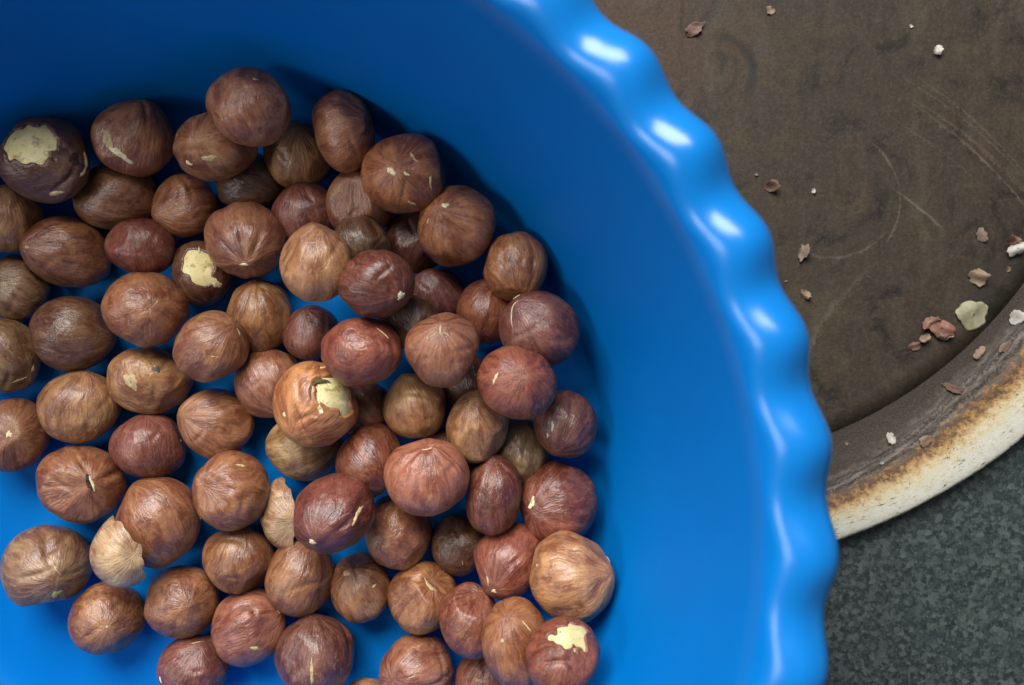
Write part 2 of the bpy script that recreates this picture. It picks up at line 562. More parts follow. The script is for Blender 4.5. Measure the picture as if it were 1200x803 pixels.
# (px, py, rx, ry, rot, layer, colour, (pole x, pole y), ring, features, label)   x right, y down, in radii
# features: ('peel', x, y, angle) bald patch; ('scar', x, y, length, width, direction, kind, bend); ('crease', x0, y0, x1, y1, depth); ('dent', x, y, amount)
N = [
 # --- top rows
 (55,187,51,48,-15,1,'dark',(.75,.2),0,[('peel',-.30,-.30,.50),('scar',.80,.02,.46,.13,-68,'c',.5),('scar',.58,-.02,.40,.22,-65,'d',0),('scar',.70,.30,.22,.08,-20,'c',.3),('scar',.12,.82,.34,.09,-35,'t',0),('crease',.55,.2,.1,.8,.08)],'dark hazelnut with large cream bald patch and torn skin flap, left of top row'),
 (4,256,44,41,0,0,'tan',(.2,-.8),0,[],'pale tan hazelnut cut by left picture edge just below the bald dark one'),
 (160,162,47,44,20,1,'brown',(.3,-.85),0,[('scar',-.42,.42,.80,.13,36,'c',-.15),('scar',-.72,.02,.50,.24,62,'t',-.1)],'brown hazelnut with diagonal cream graze on its lower left, second in top row'),
 (136,231,47,38,8,0,'brown',(.9,.3),0,[],'smooth mid brown hazelnut directly below the one with a diagonal graze'),
 (217,243,37,37,0,0,'brown',(-.9,.2),0,[('scar',-.25,-.1,.1,.06,0,'t',0)],'small dim brown hazelnut between two browns, under the pair at the top peak'),
 (255,172,46,40,15,1,'brown',(-.5,-.2),0,[('scar',-.68,.42,.20,.12,20,'c',0),('scar',-.2,.3,.36,.14,-10,'t',0)],'brown hazelnut with cream chip on its left, half under the topmost nut'),
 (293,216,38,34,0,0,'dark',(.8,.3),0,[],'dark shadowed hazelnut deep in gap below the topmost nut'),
 (293,129,46,45,0,2,'pink',(.85,-.3),.8,[('scar',.18,-.78,.16,.06,25,'t',0),('crease',.75,-.6,.8,.5,.07)],'topmost hazelnut, reddish brown with curved ridges, resting on two others'),
 (349,181,37,39,-30,0,'tan',(.1,-.8),0,[],'plain tan hazelnut tucked just right below the topmost nut'),
 (403,155,36,46,12,1,'brown',(.75,-.35),0,[('dent',.9,-.1,.08),('crease',-.4,-.5,.5,-.75,.04)],'tall oval brown hazelnut with a side facet, second on the upper rim of heap'),
 (357,250,36,36,0,0,'purple',(-.2,-.9),0,[],'purple brown hazelnut beneath the tan one right of heap top'),
 (424,235,38,40,0,0,'brown',(-.1,-.8),0,[('crease',-.1,-.9,-.2,.3,.04)],'brown hazelnut under the scratched nut and the tall oval one'),
 (474,203,46,45,20,1,'brown',(-.25,-.15),0,[('scar',-.32,-.06,.26,.12,35,'c',.2),('scar',.05,.02,.18,.05,30,'c',0),('scar',.62,.22,.34,.05,80,'t',.3),('scar',.25,-.42,.34,.06,60,'t',.2),('scar',.16,.72,.26,.06,45,'t',0)],'brown hazelnut scratched with several cream streaks on upper right slope of heap'),
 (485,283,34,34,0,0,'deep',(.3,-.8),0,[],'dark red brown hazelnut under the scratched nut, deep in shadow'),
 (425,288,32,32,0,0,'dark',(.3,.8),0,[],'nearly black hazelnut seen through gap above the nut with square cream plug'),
 (538,265,43,45,-20,1,'pink',(-.45,-.35),0,[('scar',-.32,-.47,.18,.09,-15,'c',0),('scar',-.72,-.12,.14,.05,-40,'t',0)],'reddish hazelnut with small cream spot near its top, touching scratched nut'),
 (605,308,36,41,5,1,'brown',(.2,.85),0,[('crease',-.35,-.7,-.3,.6,.05),('crease',.1,-.8,.15,.7,.05),('crease',.45,-.6,.4,.6,.05),('scar',.42,.78,.2,.06,-30,'t',0)],'ribbed upright brown hazelnut on right edge of heap with lengthwise grooves'),
 # --- second band
 (82,299,47,41,-12,0,'brown',(-.85,-.2),0,[('scar',-.78,-.15,.1,.06,0,'t',0)],'long brown hazelnut lying sideways near left edge with pale left tip'),
 (168,290,38,33,0,0,'deep',(-.2,-.8),0,[],'dim maroon hazelnut left of the torn cream nut'),
 (236,322,34,38,0,0,'dark',(.2,.9),0,[('peel',-.1,-.25,.43),('scar',.48,.25,.42,.20,40,'c',.1),('scar',-.05,-.72,.2,.06,90,'c',0)],'dark hazelnut with ragged cream torn skin, half under a reddish nut'),
 (285,284,45,43,0,1,'pink',(.05,.45),0,[('scar',0,.52,.18,.06,0,'c',0),('crease',-.1,-.75,0,.4,.06),('crease',.5,-.35,.05,.45,.04),('crease',-.6,-.1,-.05,.45,.04)],'reddish hazelnut with star creases meeting at a small cream slit'),
 (371,309,38,46,0,1,'tan',(.1,-.9),0,[('scar',-.1,-.5,.2,.03,0,'t',0)],'upright egg shaped tan hazelnut in upper middle of heap'),
 (15,337,37,36,0,0,'olive',(-.7,-.3),0,[('scar',-.25,-.1,.22,.12,20,'t',0)],'mottled tan hazelnut by left picture edge, left of the dark round nut'),
 (5,416,41,45,0,0,'olive',(.6,.7),0,[('scar',.72,.35,.18,.13,60,'c',0),('scar',.4,.68,.5,.06,-18,'t',.1)],'tan hazelnut at left picture edge with a whitish chip on its lower right'),
 (87,391,47,43,0,0,'dark',(.9,.1),0,[],'large dark round hazelnut with sheen, left of the coarse brown one'),
 (172,361,49,43,10,1,'brown',(.1,0),.35,[('dent',.2,-.1,.04)],'coarse ridged broad brown hazelnut at centre left with rubbed spots'),
 (305,371,36,41,-8,0,'brown',(-.1,-.9),0,[('crease',-.7,-.55,.8,-.35,.05)],'upright brown hazelnut below the star creased one'),
 (247,407,41,40,0,0,'pink',(.6,-.6),0,[('scar',.72,-.42,.22,.03,60,'t',0),('scar',.1,.28,.24,.03,10,'t',0)],'plain light brown hazelnut right of the nut with blue grey spot'),
 (174,445,43,39,0,0,'tan',(.2,-.15),.9,[('scar',.18,-.28,.20,.14,20,'g',0),('scar',-.42,.05,.5,.26,70,'t',0)],'pale swirled hazelnut with small blue grey spot on its face'),
 (94,476,45,42,0,0,'tan',(.1,-.9),0,[],'smooth light tan hazelnut, palest of left side, right of one with cream tip'),
 (15,508,42,45,0,0,'brown',(-.1,.05),0,[('scar',-.1,.02,.16,.14,0,'c',0)],'brown hazelnut at left picture edge with cream tip facing up'),
 (177,522,41,38,0,0,'purple',(-.2,-.9),0,[('scar',.85,-.15,.1,.05,20,'t',0)],'purple brown hazelnut below the swirled one with blue grey spot'),
 (252,496,42,40,0,0,'brown',(-.85,-.2),0,[],'brown hazelnut with tan cheek in front of blue gap, centre left'),
 (313,449,37,40,-20,0,'pink',(.3,.8),0,[('crease',-.1,.2,.6,.9,.05)],'reddish hazelnut half behind the split orange kernel, left of it'),
 (365,392,32,31,0,0,'purple',(-.2,-.8),0,[],'small purple brown hazelnut behind the ringed maroon one'),
 # --- middle
 (441,331,41,39,-15,1,'deep',(.62,.35),0,[('scar',.60,.34,.22,.20,10,'c',0),('scar',-.25,-.45,.40,.10,15,'r',.1)],'dark maroon hazelnut with square cream plug at its right end'),
 (510,349,34,32,0,0,'purple',(-.2,-.8),0,[],'dusky purple hazelnut right of the nut with cream plug'),
 (570,366,33,38,0,0,'red',(.2,-.9),0,[],'smooth reddish hazelnut between the ribbed nut and purple one'),
 (631,385,44,43,0,1,'purple',(-.5,-.6),0,[('scar',-.62,-.38,.62,.03,-80,'c',-.25),('scar',-.52,-.78,.2,.07,-30,'c',0),('crease',.2,-.3,.75,-.2,.03),('crease',.1,.2,.7,.3,.03)],'purple hazelnut with thin white line down its left side, against blue wall'),
 (517,408,42,42,0,1,'brown',(0,-.6),0,[('scar',-.02,-.46,.3,.04,90,'t',0),('scar',-.2,-.34,.24,.04,-35,'t',0),('scar',.15,-.34,.2,.03,35,'t',0),('crease',.2,-.4,.3,.9,.04)],'round brown hazelnut with pale three armed star mark near its top'),
 (424,413,45,40,12,1,'red',(-.15,-.05),1,[('scar',.5,-.52,.42,.05,58,'t',.1),('crease',.4,-.7,.75,.5,.05)],'maroon hazelnut marked with concentric rings, right above the split kernel'),
 (605,447,45,42,-15,1,'red',(.2,-.2),0,[('scar',-.55,-.08,.32,.06,-62,'c',0),('dent',.4,-.5,.05)],'reddish hazelnut with a short slanting cream slit, below the white lined one'),
 (478,378,35,33,0,0,'dark',(.3,.7),0,[],'added hazelnut coloured near black as deep shade in the gap between plug, ringed and star marked nuts'),  # added nut; its near black colour stands in for deep shade
 (528,535,33,32,0,0,'dark',(.3,.7),0,[],'added hazelnut coloured dark as gap shade between shiny seamed nut and red flushed tan one'),  # nut put in to fill the gap, shade painted into its dark colour
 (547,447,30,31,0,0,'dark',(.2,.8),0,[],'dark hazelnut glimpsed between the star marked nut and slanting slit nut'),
 (371,473,50,48,-40,2,'orange',(-.5,.7),0,[('peel',.34,-.16,.54),('scar',.02,-.36,.60,.10,-48,'o',-.7),('scar',.08,.12,.30,.10,75,'c',0),('scar',-.70,.26,.11,.09,0,'c',0),('crease',-.5,.1,-.2,.75,.09),('crease',.1,.1,-.45,.35,.05)],'split light orange hazelnut showing large cream kernel at heap centre'),  # small cream dot at lower left is a painted highlight on the bulge
 (428,480,33,31,0,0,'brown',(.6,.7),0,[],'dim brown hazelnut just right of the split orange one, under ringed nut'),
 (487,476,37,38,-15,1,'tan',(-.3,-.85),0,[('dent',.5,-.6,.12),('crease',-.3,-.35,.6,-.25,.05)],'pale tan hazelnut with a shouldered top, below the star marked nut'),
 (355,526,43,35,-8,0,'olive',(.9,-.2),0,[('crease',-.5,-.6,-.2,.7,.03),('crease',0,-.4,.2,.8,.03)],'greyish striped hazelnut under the split orange one'),
 (432,541,36,41,-20,0,'red',(.5,.7),0,[],'dark reddish hazelnut left of the seamed shiny one'),
 (500,559,46,45,-20,1,'pink',(0,-.75),0,[('crease',.1,-.75,-.7,.1,.08),('scar',.02,-.68,.22,.05,-25,'c',.2)],'shiny hazelnut with a diagonal seam and white fibre at its top'),
 (559,500,35,40,-20,1,'tan',(-.1,-.7),0,[('dent',.5,-.3,.06)],'smooth tan hazelnut with red flush, left of the knobbly one'),
 (609,527,33,39,0,0,'olive',(.1,-.9),0,[('crease',-.2,-.5,.2,.2,.04),('crease',.3,-.3,.0,.5,.04),('crease',-.5,.2,.2,.6,.04)],'knobbly wrinkled yellowish tan hazelnut squeezed between purple and tan nuts'),
 (662,497,35,44,8,1,'purple',(-.3,.8),0,[('scar',-.40,.06,.28,.06,-80,'c',.1),('scar',-.55,.30,.12,.06,-70,'c',0)],'tall purple red hazelnut with vertical cream slit against right wall'),
 (652,590,43,45,0,1,'red',(-.6,.2),0,[('scar',-.62,-.02,.32,.11,-68,'c',.15),('crease',-.5,.25,.7,.45,.05),('crease',.0,-.4,.6,-.2,.03)],'reddish hazelnut with bold white oval slit on left, by right wall'),
 (578,583,33,43,0,0,'deep',(0,-.9),0,[],'smooth dark red hazelnut left of the nut with a bold white slit'),
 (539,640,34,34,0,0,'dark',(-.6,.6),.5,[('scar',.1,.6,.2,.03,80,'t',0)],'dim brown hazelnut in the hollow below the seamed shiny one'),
 (467,624,36,42,0,0,'brown',(.2,-.9),.4,[],'plain brown hazelnut right of the maroon one with split skin'),
 # --- lower
 (98,566,49,46,0,1,'brown',(.1,0),0,[('scar',.12,.0,.50,.11,68,'d',.05),('scar',.17,.02,.40,.05,68,'c',.05),('crease',.1,.0,-.8,.1,.04),('crease',.1,0,.8,-.3,.04),('crease',.1,-.2,-.3,-.8,.04),('crease',.15,.2,.5,.8,.04)],'puckered brown hazelnut with long open dark crack in its face'),
 (53,661,49,51,-30,0,'olive',(.25,.35),0,[('scar',.30,.62,.22,.16,-35,'y',0),('scar',.18,0,.46,.04,62,'t',.2),('crease',.15,.05,-.6,.4,.05),('crease',.15,0,-.2,-.7,.04),('crease',.2,.2,.8,.1,.04)],'squarish olive tan hazelnut with yellowish spot, lowest at left edge'),
 (127,723,41,42,0,0,'brown',(0,.3),.4,[('scar',.0,.25,.08,.05,0,'t',0)],'matte brown hazelnut alone at bottom left in front of blue floor'),
 (186,612,48,52,-12,1,'brown',(-.6,-.8),0,[('scar',.93,-.1,.12,.04,80,'c',0)],'largest smooth brown hazelnut beside the broken pale half'),
 (272,573,46,45,-10,0,'pink',(-.7,-.1),0,[('scar',.2,-.62,.26,.06,0,'t',.1),('crease',-.7,0,.6,.5,.03),('crease',-.7,-.1,.7,.1,.03)],'reddish lined hazelnut right of the largest smooth brown one'),
 (278,657,40,37,0,0,'brown',(.1,-.9),0,[('crease',-.8,.35,.7,.25,.06),('dent',-.7,-.5,.06)],'flat topped brown hazelnut with a horizontal fold below reddish lined nut'),
 (212,704,42,40,0,0,'brown',(.2,.1),.5,[],'round medium brown hazelnut between largest nut and cream crescent nut'),
 (228,784,43,40,0,0,'purple',(.1,-.6),0,[('scar',.0,-.7,.32,.04,-25,'t',0),('scar',-.85,.3,.2,.05,80,'c',0),('crease',-.7,.1,.8,.0,.05)],'wrinkled purple brown hazelnut cut by bottom picture edge at left'),
 (291,735,41,44,0,0,'pink',(.8,-.4),0,[('scar',.22,.52,.24,.10,18,'y',.25),('crease',-.8,.0,.9,-.35,.09),('scar',.72,-.35,.14,.07,35,'t',0)],'reddish hazelnut with a yellow crescent below its deep crosswise fold'),
 (392,602,48,44,25,1,'deep',(-.38,.5),0,[('scar',-.38,.55,.14,.12,0,'c',0),('scar',.55,.02,.56,.08,-45,'t',-.12),('crease',.62,-.3,-.2,.62,.07)],'maroon hazelnut with cream tip and long pale split in its skin'),
 (350,677,38,44,0,0,'brown',(.3,-.9),0,[('crease',-.2,.35,.85,-.1,.07)],'smooth brown hazelnut with a crease on its right, left of rubbed one'),
 (423,690,35,39,0,0,'brown',(-.3,-.6),0,[('scar',-.5,-.45,.3,.14,30,'t',0),('scar',.42,-.08,.16,.05,-30,'c',0)],'brown hazelnut with pale rubbed patch and tiny white fleck at lower centre'),
 (496,702,39,40,0,0,'brown',(.3,-.5),0,[('scar',.2,-.35,.44,.10,40,'t',.2),('crease',.1,-.5,.8,.2,.04)],'brown hazelnut with pale diagonal band on its upper right, lower centre'),
 (598,658,40,41,-30,1,'red',(-.4,.65),0,[('scar',-.38,.68,.12,.11,0,'c',0),('scar',-.55,.45,.24,.04,85,'t',0),('crease',-.3,.4,.6,-.5,.05)],'glossy reddish hazelnut with cream tip at lower left, left of palest big nut'),
 (669,676,46,50,8,1,'tan',(.9,-.1),0,[('scar',-.85,-.25,.08,.05,0,'c',0),('scar',.93,-.4,.14,.06,60,'c',0)],'big glossy pale tan hazelnut with fine bands against right wall'),
 (551,728,33,43,25,0,'red',(.4,-.8),0,[('crease',-.1,-.7,-.2,.6,.03)],'slender tilted reddish brown hazelnut left of the dull veined one'),
 (603,749,37,50,12,0,'brown',(-.2,-.5),0,[('scar',.4,-.3,.34,.03,35,'c',.1),('scar',-.35,.05,.12,.07,-20,'t',0)],'dull veined brown hazelnut left of the peeled one at lower right'),
 (661,768,43,43,0,1,'red',(.2,-.4),0,[('peel',.30,-.52,.46),('crease',-.7,.2,.1,.1,.06),('crease',.1,.1,.5,.6,.05)],'reddish hazelnut with bald cream patch at lower right of heap'),
 (567,797,34,33,0,0,'red',(.1,-.7),0,[('crease',0,-.8,.1,.3,.05)],'reddish hazelnut cut by bottom picture edge under slender tilted one'),
 (489,784,44,40,0,0,'pink',(-.7,.3),0,[('crease',.1,.5,.85,.1,.08),('crease',.45,-.6,.7,.3,.04)],'pinkish brown hazelnut with folded right side at bottom picture edge'),
 (372,768,46,48,0,0,'purple',(-.1,-.85),0,[('scar',-.1,.35,.60,.06,88,'t',.05),('crease',-.1,-.5,-.1,.8,.04),('crease',.5,-.8,.75,.2,.06)],'big upright purple brown hazelnut with long tan split, bottom centre'),
 (431,826,29,30,0,0,'tan',(0,-.8),0,[],'tan hazelnut barely peeking above bottom picture edge'),
]
GROUP = 'hazelnuts in the blue bowl'


def bowl_local(p):
    return BM.T @ (p - BO)


def wall_clear(p, r):
    q = bowl_local(p)
    rad = math.hypot(q[0], q[1])
    if q[2] - 1.8 < .97 * r:
        return False
    seg = inner_np
    d = np.hypot(seg[:, 0] - rad, seg[:, 1] - q[2]).min()
    inside = rad < np.interp(q[2], seg[:, 1], seg[:, 0])
    return inside and d >= .97 * r


PLACED = []


def place(px, py, rpx, tol):
    ray = np.array([(px - 600) * PX / DREF, (401.5 - py) * PX / DREF, -1.0])
    ca = 1 / np.linalg.norm(ray)
    d = 201.0
    while d > 110:
        p = np.array([0, 0, ZC]) + ray * d
        r = rpx * PX * d / DREF * (1 + ca) / 2
        if wall_clear(p, r) and all(np.linalg.norm(p - q) >= tol * (r + s) for q, s in PLACED):
            break
        d -= .12
    PLACED.append((p, r))
    return p, r, d


def view_frame(p):
    z = np.array([0, 0, ZC]) - p
    z /= np.linalg.norm(z)
    x = np.array([1.0, 0, 0]); x -= z * (x @ z); x /= np.linalg.norm(x)
    return np.c_[x, np.cross(z, x), z]


def vdir(x, y):
    s = x * x + y * y
    if s > .985:
        k = math.sqrt(.985 / s); x *= k; y *= k; s = .985
    return np.array([x, -y, math.sqrt(1 - s)])


def sphere_grid(nr, nc):
    th = np.linspace(0, np.pi, nr + 1)[1:-1]
    ph = np.linspace(0, 2 * np.pi, nc, endpoint=False)
    T, Pp = np.meshgrid(th, ph, indexing='ij')
    v = np.c_[(np.sin(T) * np.cos(Pp)).ravel(), (np.sin(T) * np.sin(Pp)).ravel(), np.cos(T).ravel()]
    v = np.vstack([v, [0, 0, 1], [0, 0, -1]])
    f = [(a, d, c, b) for a, b, c, d in grid_faces(nr - 1, nc)]
    n = (nr - 1) * nc
    f = [t[::-1] for t in f]
    for j in range(nc):
        f.append((n, j, (j + 1) % nc))
        f.append((n + 1, n - nc + (j + 1) % nc, n - nc + j))
    # outward orientation
    out = []
    for t in f:
        a, b, c = v[t[0]], v[t[1]], v[t[2]]
        out.append(t if np.dot(np.cross(b - a, c - a), a + b + c) > 0 else t[::-1])
    return v, out


G_LO = sphere_grid(70, 104)
G_HI = sphere_grid(110, 160)


class Nut:
    def __init__(self, seed, rx, ry, rz, rot, pole, feats):
        g = np.random.default_rng(seed)
        self.g = g
        self.n1, self.n2, self.n3 = Noise(g, 2.4), Noise(g, 5.5), Noise(g, 13)
        self.a1 = g.uniform(.034, .060); self.a2 = g.uniform(.008, .017)
        self.E = np.diag([rx, ry, rz])
        a = math.radians(rot)
        c, s = math.cos(a), math.sin(a)
        Rz = np.array([[c, -s, 0], [s, c, 0], [0, 0, 1]])
        self.E = Rz @ self.E @ Rz.T
        z = vdir(*pole)
        t = np.array([0, 0, 1.0]) if abs(z[2]) < .9 else np.array([1.0, 0, 0])
        x = np.cross(t, z); x /= np.linalg.norm(x)
        y = np.cross(z, x)
        w = g.uniform(0, 6.28)
        self.Q = np.c_[x * math.cos(w) + y * math.sin(w), y * math.cos(w) - x * math.sin(w), z]
        self.tip = g.uniform(.03, .12); self.flat = g.uniform(.03, .08)
        self.rid = g.uniform(.004, .014)
        self.rk = g.integers(7, 13); self.rp = g.uniform(0, 6.28)
        self.creases = [f for f in feats if f[0] == 'crease']
        for _ in range(2):
            a0, q0, q1 = g.uniform(0, 6.28), g.uniform(.1, .5), g.uniform(.6, .95)
            a1 = a0 + g.uniform(-.9, .9)
            self.creases.append(('crease', q0 * math.cos(a0), q0 * math.sin(a0), q1 * math.cos(a1), q1 * math.sin(a1), g.uniform(.015, .045)))
        self.dents = [(vdir(f[1], f[2]), f[3]) for f in feats if f[0] == 'dent']
        for _ in range(3):
            d = g.normal(size=3); d /= np.linalg.norm(d)
            self.dents.append((d, g.uniform(.04, .115)))

    def rad(self, v):
        """relative radius for view-frame unit directions v"""
        u = v @ self.Q
        th = np.arccos(np.clip(u[:, 2], -1, 1))
        ph = np.arctan2(u[:, 1], u[:, 0])
        r = 1 + self.a1 * self.n1(u) + self.a2 * self.n2(u) + .0035 * self.n3(u)
        r += self.tip * np.exp(-(th / .32) ** 2) - self.flat * np.exp(-((np.pi - th) / .55) ** 2)
        mer = np.c_[np.cos(ph), np.sin(ph), u[:, 2] * .3]
        r += self.rid * np.sin(th) * self.n2(mer * 1.9)
        for d, a in self.dents:
            k = v @ d
            cut = 1.0 - a
            lim = np.where(k > .3, cut / np.maximum(k, .3), 9)
            r = r - .5 * (r - lim + np.sqrt((r - lim) ** 2 + .0006)) * (k > .3)
        for _, x0, y0, x1, y1, dep in self.creases:
            A, B = vdir(x0, y0), vdir(x1, y1)
            AB = B - A
            t = np.clip(((v - A) @ AB) / (AB @ AB), 0, 1)
            wig = .05 * self.n2(v)
            C = A + t[:, None] * AB
            C /= np.linalg.norm(C, axis=1)[:, None]
            dd = np.linalg.norm(v - C, axis=1)
            perp = np.cross(AB, A); perp /= np.linalg.norm(perp)
            side = v @ perp + wig * .6
            dd = np.sqrt(np.maximum(dd ** 2 - (v @ perp) ** 2, 0) + side ** 2)
            env = np.sin(np.pi * np.clip(t * .86 + .07, 0, 1)) ** .6
            r -= dep * .8 * np.exp(-(dd / .06) ** 2) * env
            r += dep * .26 * np.exp(-((dd - .16) / .11) ** 2) * env
        return r

    def pts(self, v, k=1.0):
        """points in the object's own frame (pole along z)"""
        p = (v @ self.E.T) * (self.rad(v) * k)[:, None]
        return p @ self.Q


def scar_mesh(nut, x, y, ln, wd, ang, bend, g, lift=.022):
    c = vdir(x, y)
    a = math.radians(-ang)
    t = np.array([math.cos(a), math.sin(a), 0.0]); t -= c * (t @ c); t /= np.linalg.norm(t)
    b = np.cross(c, t)
    nr, nc = 7, 30
    ph = np.linspace(0, 2 * np.pi, nc, endpoint=False)
    edge = 1 + .16 * np.sin(ph * 3 + g.uniform(0, 6)) + .12 * np.sin(ph * 5 + g.uniform(0, 6)) + .10 * np.sin(ph * 9 + g.uniform(0, 6))
    rows = []
    hs = []
    for rho in np.linspace(1, .08, nr):
        A = rho * edge * np.cos(ph); B = rho * edge * np.sin(ph)
        off = c + np.outer(A * ln / 1.8, t) + np.outer(B * wd / 1.55 + bend * ln * (A ** 2 - .5) * .5, b)
        off += np.outer(.02 * np.sin(A * 6 + g.uniform(0, 3)) * 0 + .012 * g.normal(size=nc) * rho * (rho > .9), b)
        rows.append(off / np.linalg.norm(off, axis=1)[:, None])
        hs.append(np.full(nc, -.006 + lift * min(1, (1 - rho ** 3))))
    v = np.vstack(rows + [c[None]])
    k = 1 + np.r_[np.concatenate(hs), [lift - .006]]
    f = grid_faces(nr, nc) + [((nr - 1) * nc + j, (nr - 1) * nc + (j + 1) % nc, nr * nc) for j in range(nc)]
    P = nut.pts(v, k)
    a0, b0, c0 = P[f[0][0]], P[f[0][1]], P[f[0][2]]
    if np.dot(np.cross(b0 - a0, c0 - a0), a0) < 0:
        f = [q[::-1] for q in f]
    return P, f


SCM = dict(c=SCAR, d=SCAR_DARK, t=SCAR_TAN, y=flat_material('scar_yellow', (.42, .36, .10), (.52, .45, .16), .55, 1500),
           r=flat_material('scar_red', (.20, .045, .035), (.15, .035, .028), .5, 1500))
SCM['g'] = flat_material('spot_grey', (.075, .068, .062), (.12, .11, .10), .6, 1500)
SCM['o'] = flat_material('split_olive', (.060, .042, .016), (.11, .08, .03), .7, 1500)
SCN = dict(o='crack', g='dark_spot', c='skin_scar_or_glint', d='crack', t='skin_graze', y='skin_scar_or_glint', r='red_streak')


def jitter(c, g):
    k = g.uniform(.86, 1.14)
    return (c[0] * k * g.uniform(.95, 1.05), c[1] * k * g.uniform(.93, 1.07), c[2] * k * g.uniform(.9, 1.1))


def root_matrix(F, Q, p):
    Rm = F @ Q
    return Matrix(((*Rm[0], p[0] * MM), (*Rm[1], p[1] * MM), (*Rm[2], p[2] * MM), (0, 0, 0, 1)))


def make_nut(i, row):
    px, py, rx, ry, rot, layer, colk, pole, ring, feats, label = row
    rx, ry = rx * 1.055, ry * 1.055
    g = np.random.default_rng(100 + i)
    rp = (rx + ry) / 2
    p, r, d = place(px, py, rp, TOL)
    kx_ = r / rp
    rz = r * g.uniform(.93, 1.0)
    nut = Nut(1000 + i, rx * kx_, ry * kx_, rz, rot, pole, feats)
    F = view_frame(p)
    W = root_matrix(F, nut.Q, p)
    col = (*jitter(PAL[colk], g), ring)
    peels = [f for f in feats if f[0] == 'peel']
    scars = [f for f in feats if f[0] == 'scar']
    lone = not peels and not scars
    if lone:
        v, f = G_LO
        v = v @ nut.Q.T
        o = mesh_obj('hazelnut', nut.pts(v), f, SKIN)
        o.matrix_world = W
        o.color = col
        tag(o, label, 'hazelnut', GROUP)
        return
    root = bpy.data.objects.new('hazelnut', None)
    root.empty_display_size = .005
    COL.objects.link(root)
    root.matrix_world = W
    tag(root, label, 'hazelnut', GROUP)
    if peels:
        v, f = G_HI
        v = v @ nut.Q.T
        depth = np.zeros(len(v))
        for _, x, y, ang in peels:
            c = vdir(x, y)
            dd = np.arccos(np.clip(v @ c, -1, 1))
            nz = .11 * nut.n1(v * 1.6) + .09 * nut.n2(v * 1.3) + .065 * nut.n3(v * 1.4)
            depth = np.maximum(depth, 1 - smooth(ang - .035, ang + .035, dd + nz))
            lip = np.exp(-((dd + nz - ang - .07) / .05) ** 2)
            depth -= .15 * lip
        o = mesh_obj('skin', nut.pts(v, 1 - .09 * depth), f, SKIN, root)
        o.color = col
        v2 = G_LO[0] @ nut.Q.T
        mesh_obj('kernel', nut.pts(v2, .952), G_LO[1], KERNEL, root)
    else:
        v, f = G_LO
        v = v @ nut.Q.T
        o = mesh_obj('skin', nut.pts(v), f, SKIN, root)
        o.color = col
    for _, x, y, ln, wd, ang, kind, bend in scars:
        P, f2 = scar_mesh(nut, x, y, ln, wd, ang, bend, g, .012 if kind in 'dr' else .022)
        mesh_obj(SCN[kind], P, f2, SCM[kind], root)


def make_half(i, px, py, rx, ry, rot, axis, openness, colk, tol, thick, label):
    """broken half of a nut: outer skin, thick pale rim and hollow inside"""
    g = np.random.default_rng(500 + i)
    rp = (rx + ry) / 2
    p, r, d = place(px, py, rp, tol)
    k = r / rp
    nut = Nut(600 + i, rx * k, ry * k, r * .95, rot, (.2, .3), [])
    F = view_frame(p)
    W = root_matrix(F, nut.Q, p)
    c = np.array([axis[0], -axis[1], axis[2]], float); c /= np.linalg.norm(c)      # the dome's middle
    t = np.cross(c, [0, 0, 1.0]); t /= np.linalg.norm(t)
    b = np.cross(c, t)
    nc, nr = 90, 26
    ph = np.linspace(0, 2 * np.pi, nc, endpoint=False)
    edge = openness + .06 * np.sin(ph * 3 + 1) + .04 * np.sin(7 * ph + 2) + .025 * np.sin(13 * ph) + .008 * g.normal(size=nc)
    def row(s):
        th = s * edge
        return np.outer(np.cos(th), c) + np.sin(th)[:, None] * (np.outer(np.cos(ph), t) + np.outer(np.sin(ph), b))
    ss = np.linspace(.02, 1, nr)
    V = np.vstack([row(s) for s in ss])
    outer_p = nut.pts(V)
    root = bpy.data.objects.new('hazelnut_half', None)
    root.empty_display_size = .005
    COL.objects.link(root)
    root.matrix_world = W
    tag(root, label, 'hazelnut piece', 'broken hazelnut halves')

    def add(name, P, f, mat):
        a0, b0, c0 = P[f[5][0]], P[f[5][1]], P[f[5][2]]
        if np.dot(np.cross(b0 - a0, c0 - a0), a0) < 0:
            f = [q[::-1] for q in f]
        return mesh_obj(name, P, f, mat, root)
    o = add('skin', outer_p, grid_faces(nr, nc), SKIN)
    o.color = (*PAL[colk], 0)
    ks = np.linspace(0, 1, 6)
    rim_rows = [nut.pts(row(1.0), 1 - .002 - thick * q) for q in ks]
    in_rows = [nut.pts(row(s), .998 - thick - .08 * (1 - s)) for s in np.linspace(.96, .02, 16)]
    P = np.vstack(rim_rows + in_rows)
    add('kernel', P, grid_faces(len(rim_rows) + len(in_rows), nc), KERNEL)


TOL = .905
order = sorted(range(len(N)), key=lambda i: N[i][5])
for i in order:
    make_nut(i, N[i])
    if N[i][-1].startswith('largest smooth brown'):
        make_half(0, 150, 639, 42, 47, -30, (-.80, .52, .26), 1.50, 'pale', .55, .13,
                  'broken tan half with jagged edge beside the largest brown hazelnut')
    if 'cream tip and long pale' in N[i][-1]:
        make_half(1, 338, 599, 33, 43, 10, (-.82, .12, .42), 1.40, 'pale', .50, .30,
                  'broken half with thick cream edge left of the maroon split hazelnut')
if __name__ == '__main__':
    zz = [round(bowl_local(p)[2] - 1.8, 1) for p, r in PLACED]
    names = [N[i][-1][:34] for i in order]
    print('nut heights', sorted(zz)[-14:])


